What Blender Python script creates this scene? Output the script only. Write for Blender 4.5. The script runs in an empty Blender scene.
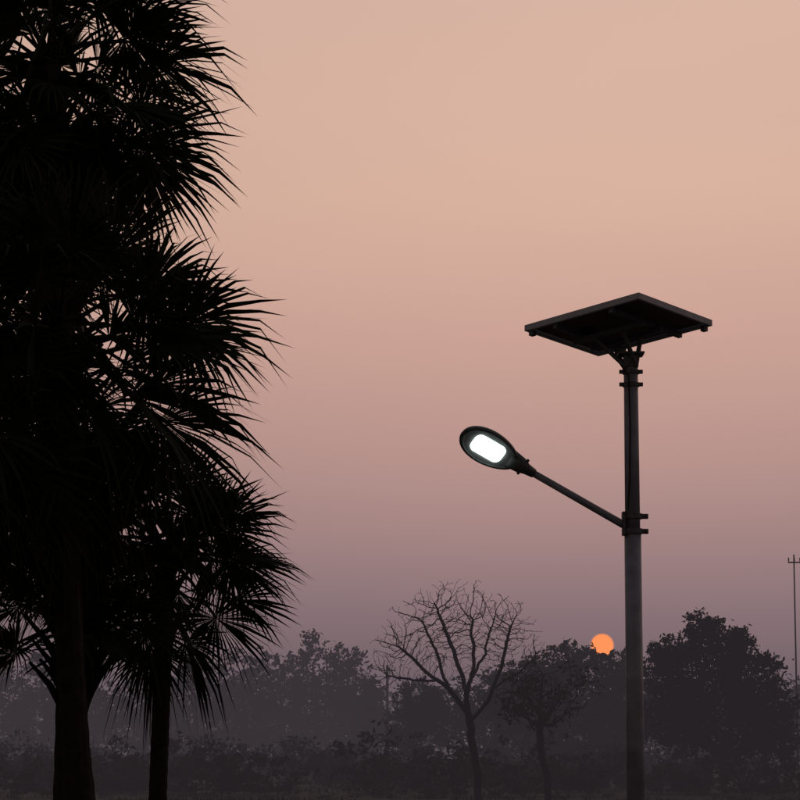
import bpy, math, random
import numpy as np
from mathutils import Vector, Matrix
random.seed(7); rng=np.random.default_rng(11)
scene=bpy.context.scene
scene.view_settings.view_transform='Standard'
scene.view_settings.look='None'
scene.view_settings.exposure=0
R=math.radians
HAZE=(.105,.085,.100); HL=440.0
# ------------------------------------------------------------ materials
def painted_haze(m):
    """air-light painted into the material as glow: grows with distance from the world origin"""
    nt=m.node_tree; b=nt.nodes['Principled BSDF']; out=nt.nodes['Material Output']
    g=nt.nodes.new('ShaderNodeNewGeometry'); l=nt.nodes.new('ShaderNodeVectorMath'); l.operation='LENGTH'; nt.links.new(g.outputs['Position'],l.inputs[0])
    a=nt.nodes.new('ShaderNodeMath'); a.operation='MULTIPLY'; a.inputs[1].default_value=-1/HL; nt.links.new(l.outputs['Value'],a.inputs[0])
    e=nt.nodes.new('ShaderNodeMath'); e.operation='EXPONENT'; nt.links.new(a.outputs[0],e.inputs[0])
    em=nt.nodes.new('ShaderNodeEmission'); em.inputs['Color'].default_value=(*HAZE,1)  # haze colour glows from the surface itself, standing in for hazy air
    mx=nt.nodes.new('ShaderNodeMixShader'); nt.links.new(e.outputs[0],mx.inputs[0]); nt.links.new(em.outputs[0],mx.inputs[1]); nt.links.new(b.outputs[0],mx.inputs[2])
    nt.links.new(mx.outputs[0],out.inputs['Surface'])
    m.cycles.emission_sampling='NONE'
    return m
def mat_noise(name,c1,c2,scale=3.0,rough=0.8,metal=0.0,bump=0.0,detail=5,spec=0.3):
    m=bpy.data.materials.new(name); m.use_nodes=True
    nt=m.node_tree; b=nt.nodes['Principled BSDF']
    tc=nt.nodes.new('ShaderNodeTexCoord'); n=nt.nodes.new('ShaderNodeTexNoise')
    n.inputs['Scale'].default_value=scale; n.inputs['Detail'].default_value=detail
    nt.links.new(tc.outputs['Object'],n.inputs['Vector'])
    r=nt.nodes.new('ShaderNodeValToRGB')
    r.color_ramp.elements[0].position=.33; r.color_ramp.elements[1].position=.68
    r.color_ramp.elements[0].color=(*c1,1); r.color_ramp.elements[1].color=(*c2,1)
    nt.links.new(n.outputs['Fac'],r.inputs['Fac']); nt.links.new(r.outputs['Color'],b.inputs['Base Color'])
    b.inputs['Roughness'].default_value=rough; b.inputs['Metallic'].default_value=metal
    b.inputs['Specular IOR Level'].default_value=spec
    if bump:
        bp=nt.nodes.new('ShaderNodeBump'); bp.inputs['Strength'].default_value=bump
        nt.links.new(n.outputs['Fac'],bp.inputs['Height']); nt.links.new(bp.outputs['Normal'],b.inputs['Normal'])
    return m
M_palm=mat_noise('palm_frond',(.022,.032,.014),(.045,.055,.025),2.5,.75,spec=.12)
M_palmdry=mat_noise('palm_dry_frond',(.03,.025,.018),(.05,.042,.03),4,.85,spec=.1)
M_ptrunk=mat_noise('palm_trunk',(.03,.026,.022),(.06,.052,.045),9,.95,bump=.5,spec=.1)
M_leaf=painted_haze(mat_noise('foliage_dark',(.022,.032,.016),(.05,.06,.028),.9,.8,spec=.12))
M_leaf2=painted_haze(mat_noise('foliage_mid',(.035,.045,.022),(.075,.085,.04),.5,.85,spec=.1))
M_bark=painted_haze(mat_noise('bark',(.03,.026,.023),(.06,.052,.045),8,.95,bump=.5,spec=.1))
M_pole=mat_noise('galvanised_steel',(.32,.33,.39),(.46,.48,.55),6,.55,.12,bump=.04,spec=.5,detail=9)
M_steel=mat_noise('weathered_steel',(.14,.14,.155),(.22,.22,.245),20,.6,.25,spec=.4)
M_frame=mat_noise('aluminium_frame',(.55,.56,.60),(.66,.67,.72),12,.5,.1)
M_back=mat_noise('panel_backsheet',(.13,.085,.07),(.19,.125,.105),3,.7)
M_house=mat_noise('lamp_housing',(.12,.145,.145),(.18,.20,.20),20,.5,.1)
M_refl=mat_noise('lamp_reflector',(.45,.5,.49),(.6,.65,.63),30,.4,.1)
M_conc=painted_haze(mat_noise('concrete',(.16,.15,.14),(.26,.25,.23),12,.9,bump=.3))
M_black=mat_noise('black_plastic',(.02,.02,.022),(.035,.035,.038),30,.6)
def solar_mat():
    m=bpy.data.materials.new('solar_cells'); m.use_nodes=True; nt=m.node_tree; b=nt.nodes['Principled BSDF']
    tc=nt.nodes.new('ShaderNodeTexCoord'); br=nt.nodes.new('ShaderNodeTexBrick')
    br.offset=0; br.inputs['Scale'].default_value=1.0
    br.inputs['Brick Width'].default_value=.155; br.inputs['Row Height'].default_value=.155; br.inputs['Mortar Size'].default_value=.004
    br.inputs['Color1'].default_value=(.012,.018,.05,1); br.inputs['Color2'].default_value=(.016,.024,.065,1); br.inputs['Mortar'].default_value=(.3,.3,.32,1)
    nt.links.new(tc.outputs['Object'],br.inputs['Vector']); nt.links.new(br.outputs['Color'],b.inputs['Base Color']); b.inputs['Roughness'].default_value=.12
    return m
M_cell=solar_mat()
def emis(name,c,s):
    m=bpy.data.materials.new(name); m.use_nodes=True; nt=m.node_tree
    b=nt.nodes['Principled BSDF']; b.inputs['Base Color'].default_value=(.8,.8,.8,1)
    b.inputs['Emission Color'].default_value=(*c,1); b.inputs['Emission Strength'].default_value=s
    return m
M_led=emis('led_diffuser',(.88,1,.98),3.5)
# ------------------------------------------------------------ mesh helpers
class MB:
    def __init__(s): s.v=[]; s.f=[]; s.m=[]
    def add(s,vs,fs,mi=0):
        o=len(s.v); s.v.extend([tuple(map(float,q)) for q in vs]); s.f.extend([tuple(i+o for i in f) for f in fs]); s.m.extend([mi]*len(fs))
    def tube(s,pts,rad,n=6,mi=0,cap=True):
        pts=[Vector(p) for p in pts]; vs=[]; fs=[]
        for i,p in enumerate(pts):
            t=(pts[min(i+1,len(pts)-1)]-pts[max(i-1,0)]).normalized()
            a=t.cross(Vector((.13,1,.07))) if abs(t.y)<.9 else t.cross(Vector((1,.1,.1)))
            a.normalize(); b=t.cross(a)
            for k in range(n):
                an=2*math.pi*k/n
                vs.append(p+(a*math.cos(an)+b*math.sin(an))*rad[i])
        for i in range(len(pts)-1):
            for k in range(n):
                fs.append((i*n+k,i*n+(k+1)%n,(i+1)*n+(k+1)%n,(i+1)*n+k))
        if cap:
            fs.append(tuple(range(n))[::-1]); fs.append(tuple((len(pts)-1)*n+k for k in range(n)))
        s.add(vs,fs,mi)
    def box(s,c,sx,sy,sz,X=(1,0,0),Y=(0,1,0),Z=(0,0,1),mi=0):
        c=Vector(c);X=Vector(X);Y=Vector(Y);Z=Vector(Z)
        vs=[c+X*(a*sx/2)+Y*(b*sy/2)+Z*(d*sz/2) for a in(-1,1) for b in(-1,1) for d in(-1,1)]
        s.add(vs,[(0,1,3,2),(4,6,7,5),(0,4,5,1),(2,3,7,6),(0,2,6,4),(1,5,7,3)],mi)
    def obj(s,name,mats,parent=None,smooth=False,bevel=0):
        me=bpy.data.meshes.new(name); me.from_pydata(s.v,[],s.f)
        for m in mats: me.materials.append(m)
        me.polygons.foreach_set('material_index',s.m)
        if smooth: me.polygons.foreach_set('use_smooth',[True]*len(s.f))
        me.update(); o=bpy.data.objects.new(name,me); scene.collection.objects.link(o)
        if parent: o.parent=parent
        if bevel:
            b=o.modifiers.new('bevel','BEVEL'); b.width=bevel; b.segments=2; b.limit_method='ANGLE'
        return o
def empty(name,loc=(0,0,0)):
    e=bpy.data.objects.new(name,None); scene.collection.objects.link(e); e.empty_display_size=.3; return e
# ------------------------------------------------------------ ground
gx=np.concatenate([-np.geomspace(2900,60,14),np.linspace(-50,50,81),np.geomspace(60,2900,14)])
gy=np.concatenate([-np.geomspace(2900,30,10),np.linspace(-20,110,105),np.geomspace(125,2900,16)])
mb=MB(); W=len(gx)
def gz(x,y):
    near=max(0,1-abs(math.hypot(x,y-40))/110)
    return near*(.05*math.sin(x*.35+1)*math.cos(y*.27)+.03*math.sin(x*1.1+y*.8))
mb.v=[(x,y,gz(x,y)) for y in gy for x in gx]
mb.f=[(j*W+i,j*W+i+1,(j+1)*W+i+1,(j+1)*W+i) for j in range(len(gy)-1) for i in range(W-1)]
mb.m=[0]*len(mb.f)
mg=painted_haze(mat_noise('field_soil',(.03,.03,.02),(.08,.07,.05),.35,.95,bump=.3,detail=10,spec=.1))
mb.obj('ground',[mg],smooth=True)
mb=MB(); vs=[];fs=[];ms=[]
clumps=[]
for i in range(4200):
    d=9+85*random.random()**1.2; x=(random.random()*2-1)*(.36*d+1.5)
    dens=.5+.5*math.sin(x*.5+1.3*math.sin(d*.21))*math.cos(d*.33+x*.11)
    if random.random()>.35+.65*dens: continue
    clumps.append((x,d,random.uniform(.45,1.35)*(.6+.6*dens)))
for (cx,cy,s) in clumps:
    for k in range(random.randint(12,26)):
        r=random.random()**.6*.36*s; a=random.random()*6.283
        x=cx+r*math.cos(a); y=cy+r*math.sin(a); z=gz(x,y)-.01
        h=random.uniform(.05,.24)*s; la=random.random()*6.283; l=h*random.uniform(.2,1.0)
        w=random.uniform(.003,.007)*(1+cy/30); wx,wy=w*math.cos(la+1.57),w*math.sin(la+1.57)
        o=len(vs); lx,ly=math.cos(la)*l,math.sin(la)*l
        vs+=[(x-wx,y-wy,z),(x+wx,y+wy,z),(x+lx*.4-wx*.7,y+ly*.4-wy*.7,z+h*.6),(x+lx*.4+wx*.7,y+ly*.4+wy*.7,z+h*.6),(x+lx,y+ly,z+h)]
        mi=0 if random.random()<.6 else 1
        fs+=[(o,o+1,o+3,o+2),(o+2,o+3,o+4)]; ms+=[mi,mi]
mb.v,mb.f,mb.m=vs,fs,ms
mb.obj('grass',[painted_haze(mat_noise('grass_green',(.03,.045,.018),(.06,.075,.03),1.2,.85,spec=.1)),painted_haze(mat_noise('grass_dry',(.07,.06,.035),(.12,.10,.065),1.2,.9,spec=.1))])
# ------------------------------------------------------------ palms
def fan(mb,hub,fwd,nrm,Rl,mi,rnd,droop):
    side=fwd.cross(nrm).normalized(); n=rnd.randint(30,38); span=R(rnd.uniform(105,140))
    da=2*span/n; cup=rnd.uniform(.1,.35)
    for i in range(n):
        a=-span+da*(i+.5)+rnd.uniform(-.2,.2)*da
        L=Rl*(.78+.22*math.cos(a*.8))*rnd.uniform(.86,1.08)
        dv=(fwd*math.cos(a)+side*math.sin(a)+nrm*cup*(.3+abs(math.sin(a)))).normalized()
        wv=dv.cross(nrm).normalized()
        tw=(wv+nrm*rnd.choice((-.55,.55))).normalized()
        w1=.42*L*math.tan(da/2)
        g=Vector((0,0,-1))
        p1=hub+dv*(.42*L)+g*(droop*.03*L); p2=hub+dv*(.72*L)+g*(droop*.14*L); p3=hub+dv*L*.98+g*(droop*rnd.uniform(.2,.6)*L)
        w2=w1*.55
        mb.add([hub,p1-tw*w1,p1+tw*w1,p2-tw*w2,p2+tw*w2,p3],[(0,2,1),(1,2,4,3),(3,4,5)],mi)
def palm(name,base,crown,Rc,nleaf,seed,tr=.19,lowest=-.75,boots=0,lean=0,skirt=0):
    rnd=random.Random(seed); mb=MB()
    base=Vector(base); crown=Vector(crown); n=46; pts=[];rad=[]
    for i in range(n+1):
        t=i/n; p=base.lerp(crown,t); p.x+=lean*math.sin(t*math.pi)
        pts.append(p); rad.append(tr*(1.3-.4*min(1,t*4))*(1+.05*(i%2)) )
    mb.tube(pts,rad,12,0)
    for k in range(boots):
        t=1-.42*(k/boots); p=base.lerp(crown,t); p.x+=lean*math.sin(t*math.pi); a=k*2.4+rnd.uniform(-.3,.3)
        o=Vector((math.cos(a),math.sin(a),0)); q=p+o*tr*.6
        l=rnd.uniform(.35,.85)
        mb.tube([q,q+o*l*.3+Vector((0,0,l*.5)),q+o*l*.62+Vector((0,0,l*.85))],[.06,.04,.018],5,0)
    for k in range(nleaf+skirt):
        dead=k>=nleaf
        if not dead:
            u=(k+.5)/nleaf; el=math.asin(max(-1,min(1,1-(1-lowest)*u)))+rnd.gauss(0,.08)
        else: el=R(rnd.uniform(-80,-50))
        a=k*2.39996+rnd.uniform(-.3,.3)
        dr=Vector((math.cos(a)*math.cos(el),math.sin(a)*math.cos(el),math.sin(el))).normalized()
        pl=Rc*rnd.uniform(.40,.62)
        st=crown+Vector((0,0,rnd.uniform(-.35,.15)))
        if dead: st=crown+Vector((0,0,-.4-rnd.random()*.5)); pl*=.65
        g=Vector((0,0,-1)); mid=st+dr*pl*.5; hub=st+dr*pl+g*pl*.12
        mb.tube([st,mid,hub],[.035,.022,.016],5,0,False)
        fwd=(hub-mid).normalized()
        nr=Vector((rnd.gauss(0,.45),rnd.gauss(0,.45),1)) if abs(fwd.z)<.8 else Vector((rnd.gauss(0,1),rnd.gauss(0,1),.3))
        nr=(nr-fwd*nr.dot(fwd)).normalized()
        nr=(Matrix.Rotation(rnd.gauss(0,.8),3,fwd)@nr)
        fan(mb,hub,fwd,nr,Rc*rnd.uniform(.44,.60),2 if dead else 1,rnd,rnd.uniform(.2,.9) if not dead else 1.3)
    return mb.obj(name,[M_ptrunk,M_palm,M_palmdry])
palm('palm_tree',(-3.35,25.2,0),(-3.72,25,6.2),2.35,50,3,lowest=-.85,boots=18,skirt=9,tr=.17,lean=-.06)
palm('palm_tree',(-2.92,28,0),(-2.82,28,4.1),1.68,38,5,tr=.12,lowest=-.6,boots=12,skirt=3)
palm('palm_tree',(-3.62,26.6,0),(-3.75,26.6,3.25),1.55,28,8,tr=.15,lowest=-.5,boots=40)
palm('palm_tree',(-5.35,24,0),(-5.05,24,5.2),2.1,44,9,lowest=-.8,boots=16,skirt=7,tr=.17)
palm('palm_tree',(-4.0,28.5,0),(-4.45,28.5,10.2),2.45,56,12,lowest=-.85,boots=22,skirt=12,tr=.18,lean=.1)
palm('palm_tree',(-5.6,29.5,0),(-5.5,29.5,8.7),2.3,44,14,lowest=-.8,boots=16,skirt=5,tr=.17)
# ------------------------------------------------------------ space-colonisation branching
def colonise(mb,base,trunk,attract,step,infl,kill,rtip,mi=0,iters=120,jit=.15,pw=2.2,sides=5,rng=rng,rmax=9,limbs=(),inertia=.45):
    nodes=[np.array(base,float)]; par=[-1]
    def walk(cur,pts,j):
        for t in pts:
            t=np.array(t,float); pd=None
            while np.linalg.norm(t-nodes[cur])>step*1.5:
                d=t-nodes[cur]; d/=np.linalg.norm(d)
                if pd is not None: d=d*.45+pd*.55
                d=d+rng.normal(0,j,3); d/=np.linalg.norm(d); pd=d
                nodes.append(nodes[cur]+d*step); par.append(cur); cur=len(nodes)-1
                if len(nodes)>4000: return
    walk(0,trunk,.08)
    for lm in limbs:
        st=int(np.argmin([np.linalg.norm(q-np.array(lm[0])) for q in nodes])); walk(st,lm[1:],.13)
    A=np.array(attract)
    for it in range(iters):
        if len(A)==0: break
        N=np.array(nodes)
        D2=(A**2).sum(1)[:,None]+(N**2).sum(1)[None]-2*A@N.T
        near=D2.argmin(1); dm=np.linalg.norm(A-N[near],axis=1)
        keep=dm>kill; A=A[keep]; near=near[keep]; dm=dm[keep]
        if len(A)==0: break
        act=dm<infl
        if it<8 and not act.any(): act=dm<1e9
        added=False
        for nidx in np.unique(near[act]):
            v=A[act&(near==nidx)]-N[nidx]; v/=np.linalg.norm(v,axis=1)[:,None]; d=v.sum(0)
            l=np.linalg.norm(d)
            if l<1e-3: continue
            d=d/l
            if par[nidx]>=0:
                pd=N[nidx]-N[par[nidx]]; d=d+inertia*pd/np.linalg.norm(pd)
            d=d/np.linalg.norm(d)+rng.normal(0,jit,3); d/=np.linalg.norm(d)
            nodes.append(N[nidx]+d*step); par.append(int(nidx)); added=True
        if not added: break
    n=len(nodes); kids=[[] for _ in range(n)]
    for i in range(n-1,0,-1): kids[par[i]].append(i)
    r=np.zeros(n)
    for i in range(n-1,-1,-1):
        r[i]=rtip if not kids[i] else min(rmax,sum(r[k]**pw for k in kids[i])**(1/pw))
    starts=[0]
    while starts:
        s=starts.pop(); chain=([par[s]] if par[s]>=0 else [])+[s]; cur=s
        while kids[cur]:
            ks=sorted(kids[cur],key=lambda k:-r[k])
            for k in ks[1:]: starts.append(k)
            cur=ks[0]; chain.append(cur)
        if len(chain)<2: continue
        P=[nodes[c] for c in chain]; Rr=[r[c] for c in chain]
        if par[s]>=0: Rr[0]=Rr[1]
        mb.tube(P,Rr,sides if Rr[0]>.03 else 3,mi,False)
    return np.array(nodes),r
def ell(c,rad,n,shell=.35):
    d=rng.normal(size=(n,3)); d/=np.linalg.norm(d,axis=1)[:,None]
    q=(shell+(1-shell)*rng.random(n))[:,None]
    return np.array(c)+d*q*np.array(rad)
mb=MB()
att=np.concatenate([ell((1.45,60,4.85),(1.4,1.2,1.15),1500,.1),ell((.35,60,4.4),(1.0,.9,1.05),1000,.1),ell((-.25,60,3.85),(.65,.6,.95),480,.1),ell((2.6,60,4.6),(1.0,.9,1.05),950,.1),ell((3.25,60,4.1),(.65,.6,.75),420,.1),ell((1.4,60,4.0),(1.7,1.2,1.0),600,.2)])
att=att[att[:,2]>2.75]
colonise(mb,(2.05,60,0),[(1.98,60,1.1),(1.85,60,2.1),(1.7,60,2.85)],att,.07,.7,.115,.0062,jit=.17,pw=2.35,iters=280,rmax=.12,inertia=.7,
 limbs=[[(1.78,60,2.5),(1.2,60.2,3.2),(.5,60.1,3.7),(.0,60,4.2)],[(1.7,60,2.85),(1.5,59.8,3.8),(1.15,59.9,4.7),(.95,60,5.3)],[(1.7,60,2.85),(1.95,60.2,3.9),(1.85,60.1,5.0)],[(1.85,60,2.3),(2.4,59.8,3.2),(2.75,59.9,4.2),(2.9,59.9,4.8)],[(1.95,60,3.3),(2.3,60.5,4.0),(2.4,60.6,4.9)],[(1.3,60.2,3.1),(.9,59.6,4.1),(.5,59.5,4.9)],[(2.3,59.8,3.1),(3.0,60,3.5),(3.5,60,3.9)],[(1.0,60.2,3.3),(.3,60,3.3),(-.4,60,3.5)]])
mb.obj('bare_tree',[M_bark],smooth=True)
# ------------------------------------------------------------ leafy trees
def leaves(mb,blobs,n,size,mi,seed,clump=1.0,fill=.25):
    r=np.random.default_rng(seed)
    vol=np.array([b[1][0]*b[1][2] for b in blobs]); vol=vol/vol.sum()
    for b,w in zip(blobs,vol):
        nb=max(8,int(n*w)); ncl=max(6,nb//24)
        d=r.normal(size=(ncl,3)); d/=np.linalg.norm(d,axis=1)[:,None]
        q=(fill+(1.12-fill)*r.random(ncl)**.6)[:,None]
        cl=np.array(b[0])+d*q*np.array(b[1])
        cr=np.mean(b[1])*(.08+.15*r.random(ncl))*clump
        idx=r.integers(0,ncl,nb); p=cl[idx]+r.normal(size=(nb,3))*cr[idx][:,None]*np.array([1,1,.7])*.8
        p[:,2]=np.maximum(p[:,2],.15)
        a=r.normal(size=(nb,3)); a/=np.linalg.norm(a,axis=1)[:,None]
        c=np.cross(a,r.normal(size=(nb,3))); c/=np.linalg.norm(c,axis=1)[:,None]
        s=size*(.6+.8*r.random(nb))[:,None]
        V=np.stack([p-a*s,p+c*s*.45,p+a*s,p-c*s*.45],1).reshape(-1,3)
        o=len(mb.v); mb.v.extend(map(tuple,V.tolist())); mb.f.extend([(o+4*i,o+4*i+1,o+4*i+2,o+4*i+3) for i in range(nb)]); mb.m.extend([mi]*nb)
def leafy(name,base,blobs,n,size,seed,mat=M_leaf,step=.3,clump=1.0):
    mb=MB()
    att=np.concatenate([ell(c,r,60,.2) for c,r in blobs]); top=min(b[0][2]-b[1][2]*.6 for b in blobs)
    colonise(mb,base,[(base[0],base[1],max(.8,top))],att,step,3,step*1.5,.02,jit=.15,pw=2.1,iters=60)
    leaves(mb,blobs,n,size,1,seed,clump)
    return mb.obj(name,[M_bark,mat])
D=85
leafy('broadleaf_tree',(11.8,D,0),[((11.3,D,5.0),(1.3,1.3,1.2)),((9.9,D,4.3),(1.0,1.1,1.1)),((12.7,D,4.3),(1.1,1.2,1.1)),((13.5,D,3.1),(1.0,1.1,1.0)),((10.0,D,2.7),(1.3,1.3,1.2)),((11.8,D,2.7),(1.9,1.5,1.6)),((11.0,D,6.0),(.65,.7,.6)),((12.2,D,5.6),(.5,.6,.5)),((9.4,D,5.2),(.45,.5,.45)),((13.6,D,1.8),(.9,1,.9))],26000,.095,21,clump=1.15)
D=115
leafy('broadleaf_tree',(9.2,D,0),[((9.4,D,4.2),(2.1,2,1.9)),((7.3,D,4.8),(1.6,1.6,1.5)),((11.3,D,3.9),(1.5,1.5,1.8)),((8.4,D,5.9),(1.1,1.1,.8)),((9.5,D,5.95),(.85,.7,.48)),((5.8,D,3.8),(1.5,1.3,1.6)),((11.2,D,6.0),(.8,.7,.6)),((9.0,D,2.0),(3.2,2,1.6))],19000,.13,22,M_leaf2,clump=1.1)
mb=MB(); D=62
att=np.concatenate([ell((3.9,D,2.9),(1.15,1.0,1.0),260,.2),ell((3.2,D,3.1),(.7,.7,.7),90,.2)])
colonise(mb,(3.95,D,0),[(3.9,D,.8),(3.75,D,1.6)],att,.12,1.6,.16,.014,jit=.18,pw=2.2,rmax=.12)
leaves(mb,[((3.9,D,3.0),(1.25,1.1,.9)),((3.2,D,2.7),(.7,.7,.6))],1300,.065,1,31)
mb.obj('sparse_tree',[M_bark,M_leaf])
D=130
leafy('broadleaf_tree',(1.1,D,0),[((1.0,D,4.0),(1.4,1.4,1.3)),((1.9,D,3.2),(1.3,1.2,1.4)),((.6,D,2.5),(1.5,1.2,1.4))],6000,.15,23,M_leaf2)
leafy('broadleaf_tree',(5.2,D,0),[((4.9,D,4.3),(2.2,1.6,1.6)),((6.8,D,4.9),(1.8,1.6,1.5)),((5.4,D,2.6),(3,1.8,1.8)),((8,D,3),(2,1.6,2))],10000,.15,24,M_leaf2)
mb=MB(); rr=random.Random(5)
prof=[(-66,8,5),(-58,10,5),(-49,9,5),(-43,11.5,4.5),(-36,9,4),(-31.5,10.4,3.4),(-27,8.6,3),(-22,8,3.5),(-17,9.8,3),(-13.2,10.4,2.8),(-10.4,10.0,2.4),(-7.4,12.0,3.3),(-4.3,10.6,2.3),(-2.4,7.6,1.4),(23,8,3),(28,8.6,3.5),(34,8,4),(42,11,5),(52,9.5,5),(62,11,5)]
for x,h,w in prof:
    y=200+rr.uniform(-8,8)
    bl=[((x,y,h*.62),(w*.85,w*.8,h*.33)),((x-w*.5,y,h*.5),(w*.55,w*.6,h*.3)),((x+w*.5,y,h*.48),(w*.55,w*.6,h*.3)),((x+rr.uniform(-.3,.3)*w,y,h*.84),(w*.5,w*.4,h*.14)),((x,y,h*.22),(w*1.1,w*.7,h*.26))]
    leaves(mb,bl,5500,.21,1,int(x*10)+900,clump=1.1,fill=0)
    mb.tube([(x,y,0),(x+.2,y,h*.4),(x-.3,y,h*.75)],[.35,.25,.08],6,0)
for i in range(48):
    x=-150+i*6.6+rr.uniform(-3,3); y=320+rr.uniform(-25,25); h=rr.uniform(7,10.5)
    w=rr.uniform(4.5,7.5)
    leaves(mb,[((x,y,h*.5),(w,w*.7,h*.48)),((x+rr.uniform(-3,3),y,h*.8),(w*.5,w*.5,h*.2))],1500,.42,1,i+77,fill=0)
mb.obj('distant_tree_line',[M_bark,M_leaf2])
mb=MB()
for i in range(200):
    y=rr.uniform(75,150); x=rr.uniform(-.34,.34)*y; h=rr.uniform(.9,2.3); w=rr.uniform(1.0,2.8)
    leaves(mb,[((x,y,h*.4),(w,w*.7,h*.55)),((x+w*.6,y,h*.3),(w*.7,w*.6,h*.4))],620,.12,0,i+300,fill=0)
mb.obj('scrub_bushes',[M_leaf])
def upole(x,y,h,arm,r=.13,m=M_conc):
    e=empty('utility_pole'); mb=MB(); mb.tube([(x,y,0),(x,y,h)],[r,r*.65],8); mb.obj('mast',[m],e,True)
    mb=MB(); mb.box((x,y-.1,h-.35),arm,.05,.06)
    for k in(-.45,0,.45): mb.tube([(x+k*arm,y-.1,h-.32),(x+k*arm,y-.1,h-.2),(x+k*arm,y-.1,h-.14)],[.02,.035,.02],6)
    mb.obj('crossarm',[M_bark],e)
upole(-.82,150,6.9,1.1)
upole(17.02,100,9.9,.55,.045)
# ------------------------------------------------------------ solar street lamp
L=empty('solar_street_lamp'); px,py=2.165,21.5
mb=MB(); mb.tube([(px,py,.25),(px,py,3.62)],[.084,.078],28); mb.obj('pole_lower',[M_pole],L,True)
mb=MB(); mb.tube([(px,py,3.60),(px,py,5.28)],[.070,.066],28); mb.obj('pole_upper',[M_pole],L,True)
mb=MB(); mb.box((px,py,.10),.6,.6,.26); mb.obj('foundation',[M_conc],L,bevel=.02)
mb=MB(); mb.box((px,py,.245),.34,.34,.02)
for a in(-1,1):
    for b in(-1,1): mb.tube([(px+a*.13,py+b*.13,.25),(px+a*.13,py+b*.13,.32)],[.014,.014],6)
    mb.box((px+a*.11,py,.33),.07,.012,.15)
mb.obj('base_plate',[M_steel],L)
mb=MB()
for z in(3.60,3.74): 
    mb.tube([(px,py,z-.025),(px,py,z+.025)],[.094,.094],24)
    mb.box((px+.115,py,z),.06,.05,.045); mb.tube([(px+.125,py-.055,z),(px+.125,py+.055,z)],[.011]*2,6)
mb.box((px-.085,py-.02,3.67),.03,.11,.22)
for z in(4.98,5.10):
    mb.tube([(px,py,z-.02),(px,py,z+.02)],[.08,.08],24)
    mb.box((px+.09,py-.02,z),.04,.04,.035); mb.box((px-.09,py-.02,z),.04,.04,.035)
mb.obj('clamps',[M_steel],L,bevel=.003)
N=Vector((2.158,20.65,5.67)); A=Vector((-.955,.98,-.115)); B=Vector((.73,.70,-.115))
A=A.normalized()*1.38; B=(B-A*(B.dot(A)/A.dot(A))).normalized()*1.03
X=A.normalized(); Y=B.normalized(); Z=X.cross(Y).normalized()
if Z.z<0: Z=-Z
C=N+A/2+B/2
mb=MB(); la,lb=A.length,B.length
mb.box(C,la-.05,lb-.05,.012,X,Y,Z,0); mb.obj('panel_backsheet',[M_back],L)
mm=MB(); mm.box((0,0,0),la-.06,lb-.06,.006); oc=mm.obj('solar_cells',[M_cell],L)
Rm=Matrix((X,Y,X.cross(Y))).transposed().to_4x4(); oc.matrix_world=Matrix.Translation(C+Z*.0125)@Rm
mb=MB(); th=.06
mb.box(C+Y*(lb/2)-Z*.012,la+.03,.03,th,X,Y,Z); mb.box(C-Y*(lb/2)-Z*.012,la+.03,.03,th,X,Y,Z)
mb.box(C+X*(la/2)-Z*.012,.03,lb-.03,th,X,Y,Z); mb.box(C-X*(la/2)-Z*.012,.03,lb-.03,th,X,Y,Z)
mb.obj('panel_frame',[M_frame],L,bevel=.003)
mb=MB()
for s in(-.5,.5): mb.box(C+X*(s*la*.5)-Z*.065,.045,lb*.97,.045,X,Y,Z)
for s in(-.25,.25): mb.box(C+Y*(s*lb*.5)-Z*.112,la*.62,.045,.045,X,Y,Z)
for s in(-.93,.93): mb.box(C+X*(s*la*.5)+Y*(lb*.5-.03)*(-1 if s>0 else 1)-Z*.065,.05,.05,.05,X,Y,Z)
mb.obj('mounting_rails',[M_steel],L)
mb=MB()
ptop=Vector((px,py,5.27)); mb.box(ptop,.24,.24,.02)
for sx in(-1,1):
    for sy in(-1,1):
        q=C+X*(sx*.17)+Y*(sy*.13)-Z*.13
        mb.tube([(px+sx*-.05,py+sy*.05,5.14),q],[.022,.022],6)
mb.box((px,py,5.21),.13,.16,.12)
mb.obj('support_bracket',[M_steel],L)
mb=MB(); mb.box(C-Z*.04+X*.3-Y*.1,.14,.1,.035,X,Y,Z); mb.obj('junction_box',[M_black],L,bevel=.004)
mb=MB(); cpts=[C-Z*.06+X*.3-Y*.1,C-Z*.16+X*.15,Vector((px-.03,py-.09,5.05)),Vector((px-.02,py-.088,4.6)),Vector((px-.03,py-.086,4.1)),Vector((px-.05,py-.1,3.8))]
mb.tube(cpts,[.008]*6,6); mb.obj('cable',[M_black],L)
ax=Vector((-.84,-.30,.44)).normalized(); a0=Vector((px-.09,py-.03,3.66)); a1=a0+ax*1.12
mb=MB(); mb.tube([a0,a1],[.036,.032],18); mb.obj('arm',[M_pole],L,True)
nn=Vector((-.12,-.80,-.58)); nn=(nn-ax*nn.dot(ax)).normalized(); sd=ax.cross(nn).normalized()
def P(u,v,w): return a1+ax*u+sd*v+nn*w
n=44
def outline(sc,w,c=.37,a=.305,b=.172):
    r=[]
    for k in range(n):
        t=2*math.pi*k/n; u=math.cos(t); v=math.sin(t)
        r.append(P(c+a*sc*u,b*(1+.10*u)*sc*v,w))
    return r
mb=MB(); rings=[outline(.45,-.085),outline(.80,-.07),outline(.96,-.03),outline(1,.005),outline(1,.028),outline(.95,.036),outline(.88,.036),outline(.86,.02)]
vs=[q for r_ in rings for q in r_]; fs=[]
for i in range(len(rings)-1):
    for k in range(n): fs.append((i*n+k,i*n+(k+1)%n,(i+1)*n+(k+1)%n,(i+1)*n+k))
fs.append(tuple(range(n))[::-1]); mb.add(vs,fs); mb.obj('lamp_housing',[M_house],L,True)
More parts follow.
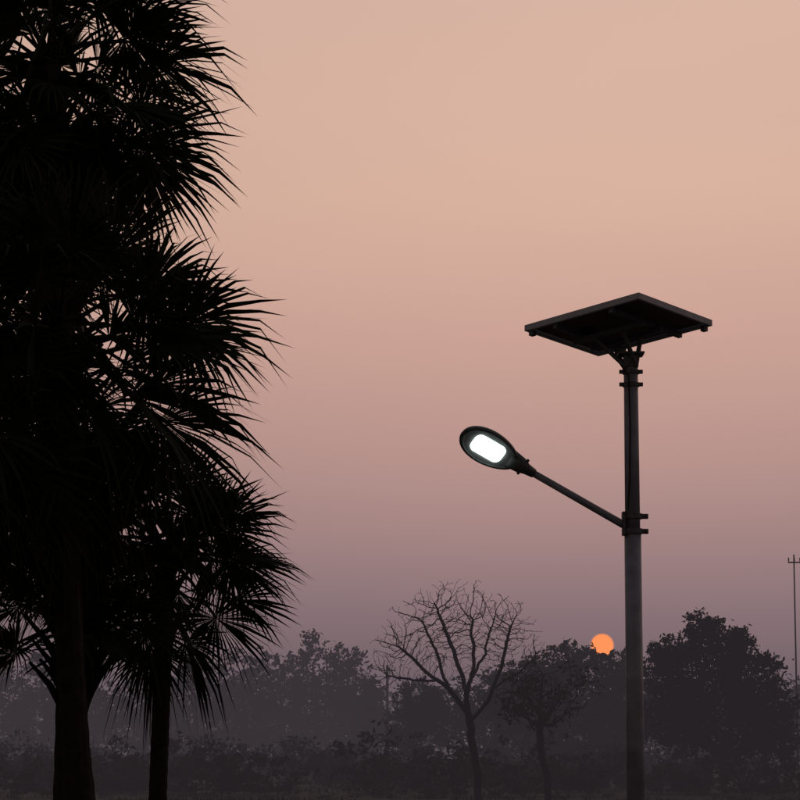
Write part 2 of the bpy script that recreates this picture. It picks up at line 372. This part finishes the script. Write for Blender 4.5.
mb=MB(); mb.add(outline(.865,.021),[tuple(range(n))]); mb.obj('lamp_reflector',[M_refl],L)
def rr_(cu,hu,hv,w,n=6,r=.06):
    pts=[]
    for (sx,sy,a) in((1,1,0),(-1,1,90),(-1,-1,180),(1,-1,270)):
        for k in range(n):
            t=R(a+90*k/(n-1)); pts.append(P(cu+sx*(hu-r)+r*math.cos(t),sy*(hv-r)+r*math.sin(t),w))
    return pts
q0=rr_(.385,.16,.095,.022); q1=rr_(.385,.15,.086,.034); nq=len(q0)
mb=MB(); mb.add(q0+q1,[tuple(nq+k for k in range(nq))]+[(k,(k+1)%nq,nq+(k+1)%nq,nq+k) for k in range(nq)]); mb.obj('led_module',[M_led],L)
mb=MB(); mb.tube([P(-.12,0,-.0),P(-.04,0,-.005),P(.02,0,-.015),P(.15,0,-.03)],[.042,.052,.075,.09],20)
mb.tube([P(.0,-.09,-.01),P(.0,.09,-.01)],[.014]*2,8); mb.obj('lamp_neck',[M_house],L,True)
# ------------------------------------------------------------ world
az,el=R(4.97),R(2.5); sdv=Vector((math.sin(az)*math.cos(el),math.cos(az)*math.cos(el),math.sin(el)))
w=bpy.data.worlds.new('World'); scene.world=w; w.use_nodes=True; nt=w.node_tree; nt.nodes.clear()
Nn=nt.nodes.new; lk=nt.links.new
out=Nn('ShaderNodeOutputWorld'); tc=Nn('ShaderNodeTexCoord'); sep=Nn('ShaderNodeSeparateXYZ'); lk(tc.outputs['Generated'],sep.inputs[0])
rp=Nn('ShaderNodeValToRGB'); cr=rp.color_ramp; cr.interpolation='LINEAR'
def s2l(c): return tuple((v/255/12.92 if v<10 else ((v/255+.055)/1.055)**2.4) for v in c)
stops=[(0,s2l((101,90,98))),(.03,s2l((112,98,105))),(.065,s2l((137,117,122))),(.12,s2l((175,143,139))),(.175,s2l((199,161,150))),(.233,s2l((215,177,160))),(.375,s2l((218,184,169))),(.65,(.32,.31,.34)),(1,(.16,.18,.24))]
cr.elements[0].position=0; cr.elements[0].color=(*stops[0][1],1); cr.elements[1].position=1; cr.elements[1].color=(*stops[-1][1],1)
for p,c in stops[1:-1]:
    e=cr.elements.new(p); e.color=(*c,1)
lk(sep.outputs['Z'],rp.inputs['Fac'])
def math_(op,a,b=None,c=None):
    m=Nn('ShaderNodeMath'); m.operation=op
    for i,q in enumerate((a,b,c)):
        if q is None: continue
        if isinstance(q,(int,float)): m.inputs[i].default_value=q
        else: lk(q,m.inputs[i])
    return m.outputs[0]
vd=Nn('ShaderNodeVectorMath'); vd.operation='DOT_PRODUCT'; lk(tc.outputs['Generated'],vd.inputs[0]); vd.inputs[1].default_value=sdv
# brightest patch of the afterglow sits a little to the right, above the sun
vg=Nn('ShaderNodeVectorMath'); vg.operation='DOT_PRODUCT'; lk(tc.outputs['Generated'],vg.inputs[0]); vg.inputs[1].default_value=Vector((math.sin(R(9)),math.cos(R(9)),.12)).normalized()
h2=math_('MULTIPLY_ADD',vg.outputs['Value'],.5,.5)
fac=math_('MULTIPLY_ADD',math_('POWER',h2,4.0),.87,.14)
mp=Nn('ShaderNodeMapping'); mp.inputs['Scale'].default_value=(2.2,2.2,9); lk(tc.outputs['Generated'],mp.inputs['Vector'])
ns=Nn('ShaderNodeTexNoise'); ns.inputs['Scale'].default_value=1.6; ns.inputs['Detail'].default_value=3; lk(mp.outputs[0],ns.inputs['Vector'])
fac=math_('MULTIPLY',fac,math_('MULTIPLY_ADD',ns.outputs['Fac'],.12,.94))
m1=Nn('ShaderNodeVectorMath'); m1.operation='SCALE'; lk(rp.outputs['Color'],m1.inputs[0]); lk(fac,m1.inputs['Scale'])
bg1=Nn('ShaderNodeBackground'); lk(m1.outputs[0],bg1.inputs['Color'])
sky=Nn('ShaderNodeTexSky'); sky.sky_type='NISHITA'; sky.sun_disc=False; sky.sun_elevation=el; sky.sun_rotation=az; sky.dust_density=6; sky.air_density=2
bg2=Nn('ShaderNodeBackground'); lk(sky.outputs[0],bg2.inputs['Color']); bg2.inputs['Strength'].default_value=.004
mr=Nn('ShaderNodeMapRange'); lk(vd.outputs['Value'],mr.inputs['Value']); mr.inputs['From Min'].default_value=math.cos(R(.30)); mr.inputs['From Max'].default_value=math.cos(R(.25))
bg3=Nn('ShaderNodeBackground'); bg3.inputs['Color'].default_value=(1,.29,.10,1); bg3.inputs['Strength'].default_value=1.05
a1_=Nn('ShaderNodeAddShader'); mxs=Nn('ShaderNodeMixShader'); lk(bg1.outputs[0],a1_.inputs[0]); lk(bg2.outputs[0],a1_.inputs[1]); lk(mr.outputs[0],mxs.inputs[0]); lk(a1_.outputs[0],mxs.inputs[1]); lk(bg3.outputs[0],mxs.inputs[2]); lk(mxs.outputs[0],out.inputs['Surface'])
sl=bpy.data.lights.new('sun','SUN'); sl.energy=.15; sl.angle=R(.5); sl.color=(1,.45,.22); so=bpy.data.objects.new('sun',sl); scene.collection.objects.link(so)
so.rotation_euler=(-sdv).to_track_quat('-Z','Y').to_euler()
# ------------------------------------------------------------ camera
cd=bpy.data.cameras.new('camera'); cam=bpy.data.objects.new('camera',cd); scene.collection.objects.link(cam); scene.camera=cam
cd.sensor_width=36; cd.lens=104.4; cd.shift_y=.085; cd.clip_end=8000; cd.clip_start=.1
cam.location=(0,0,1.6); cam.rotation_euler=(R(90+6.88),0,0)
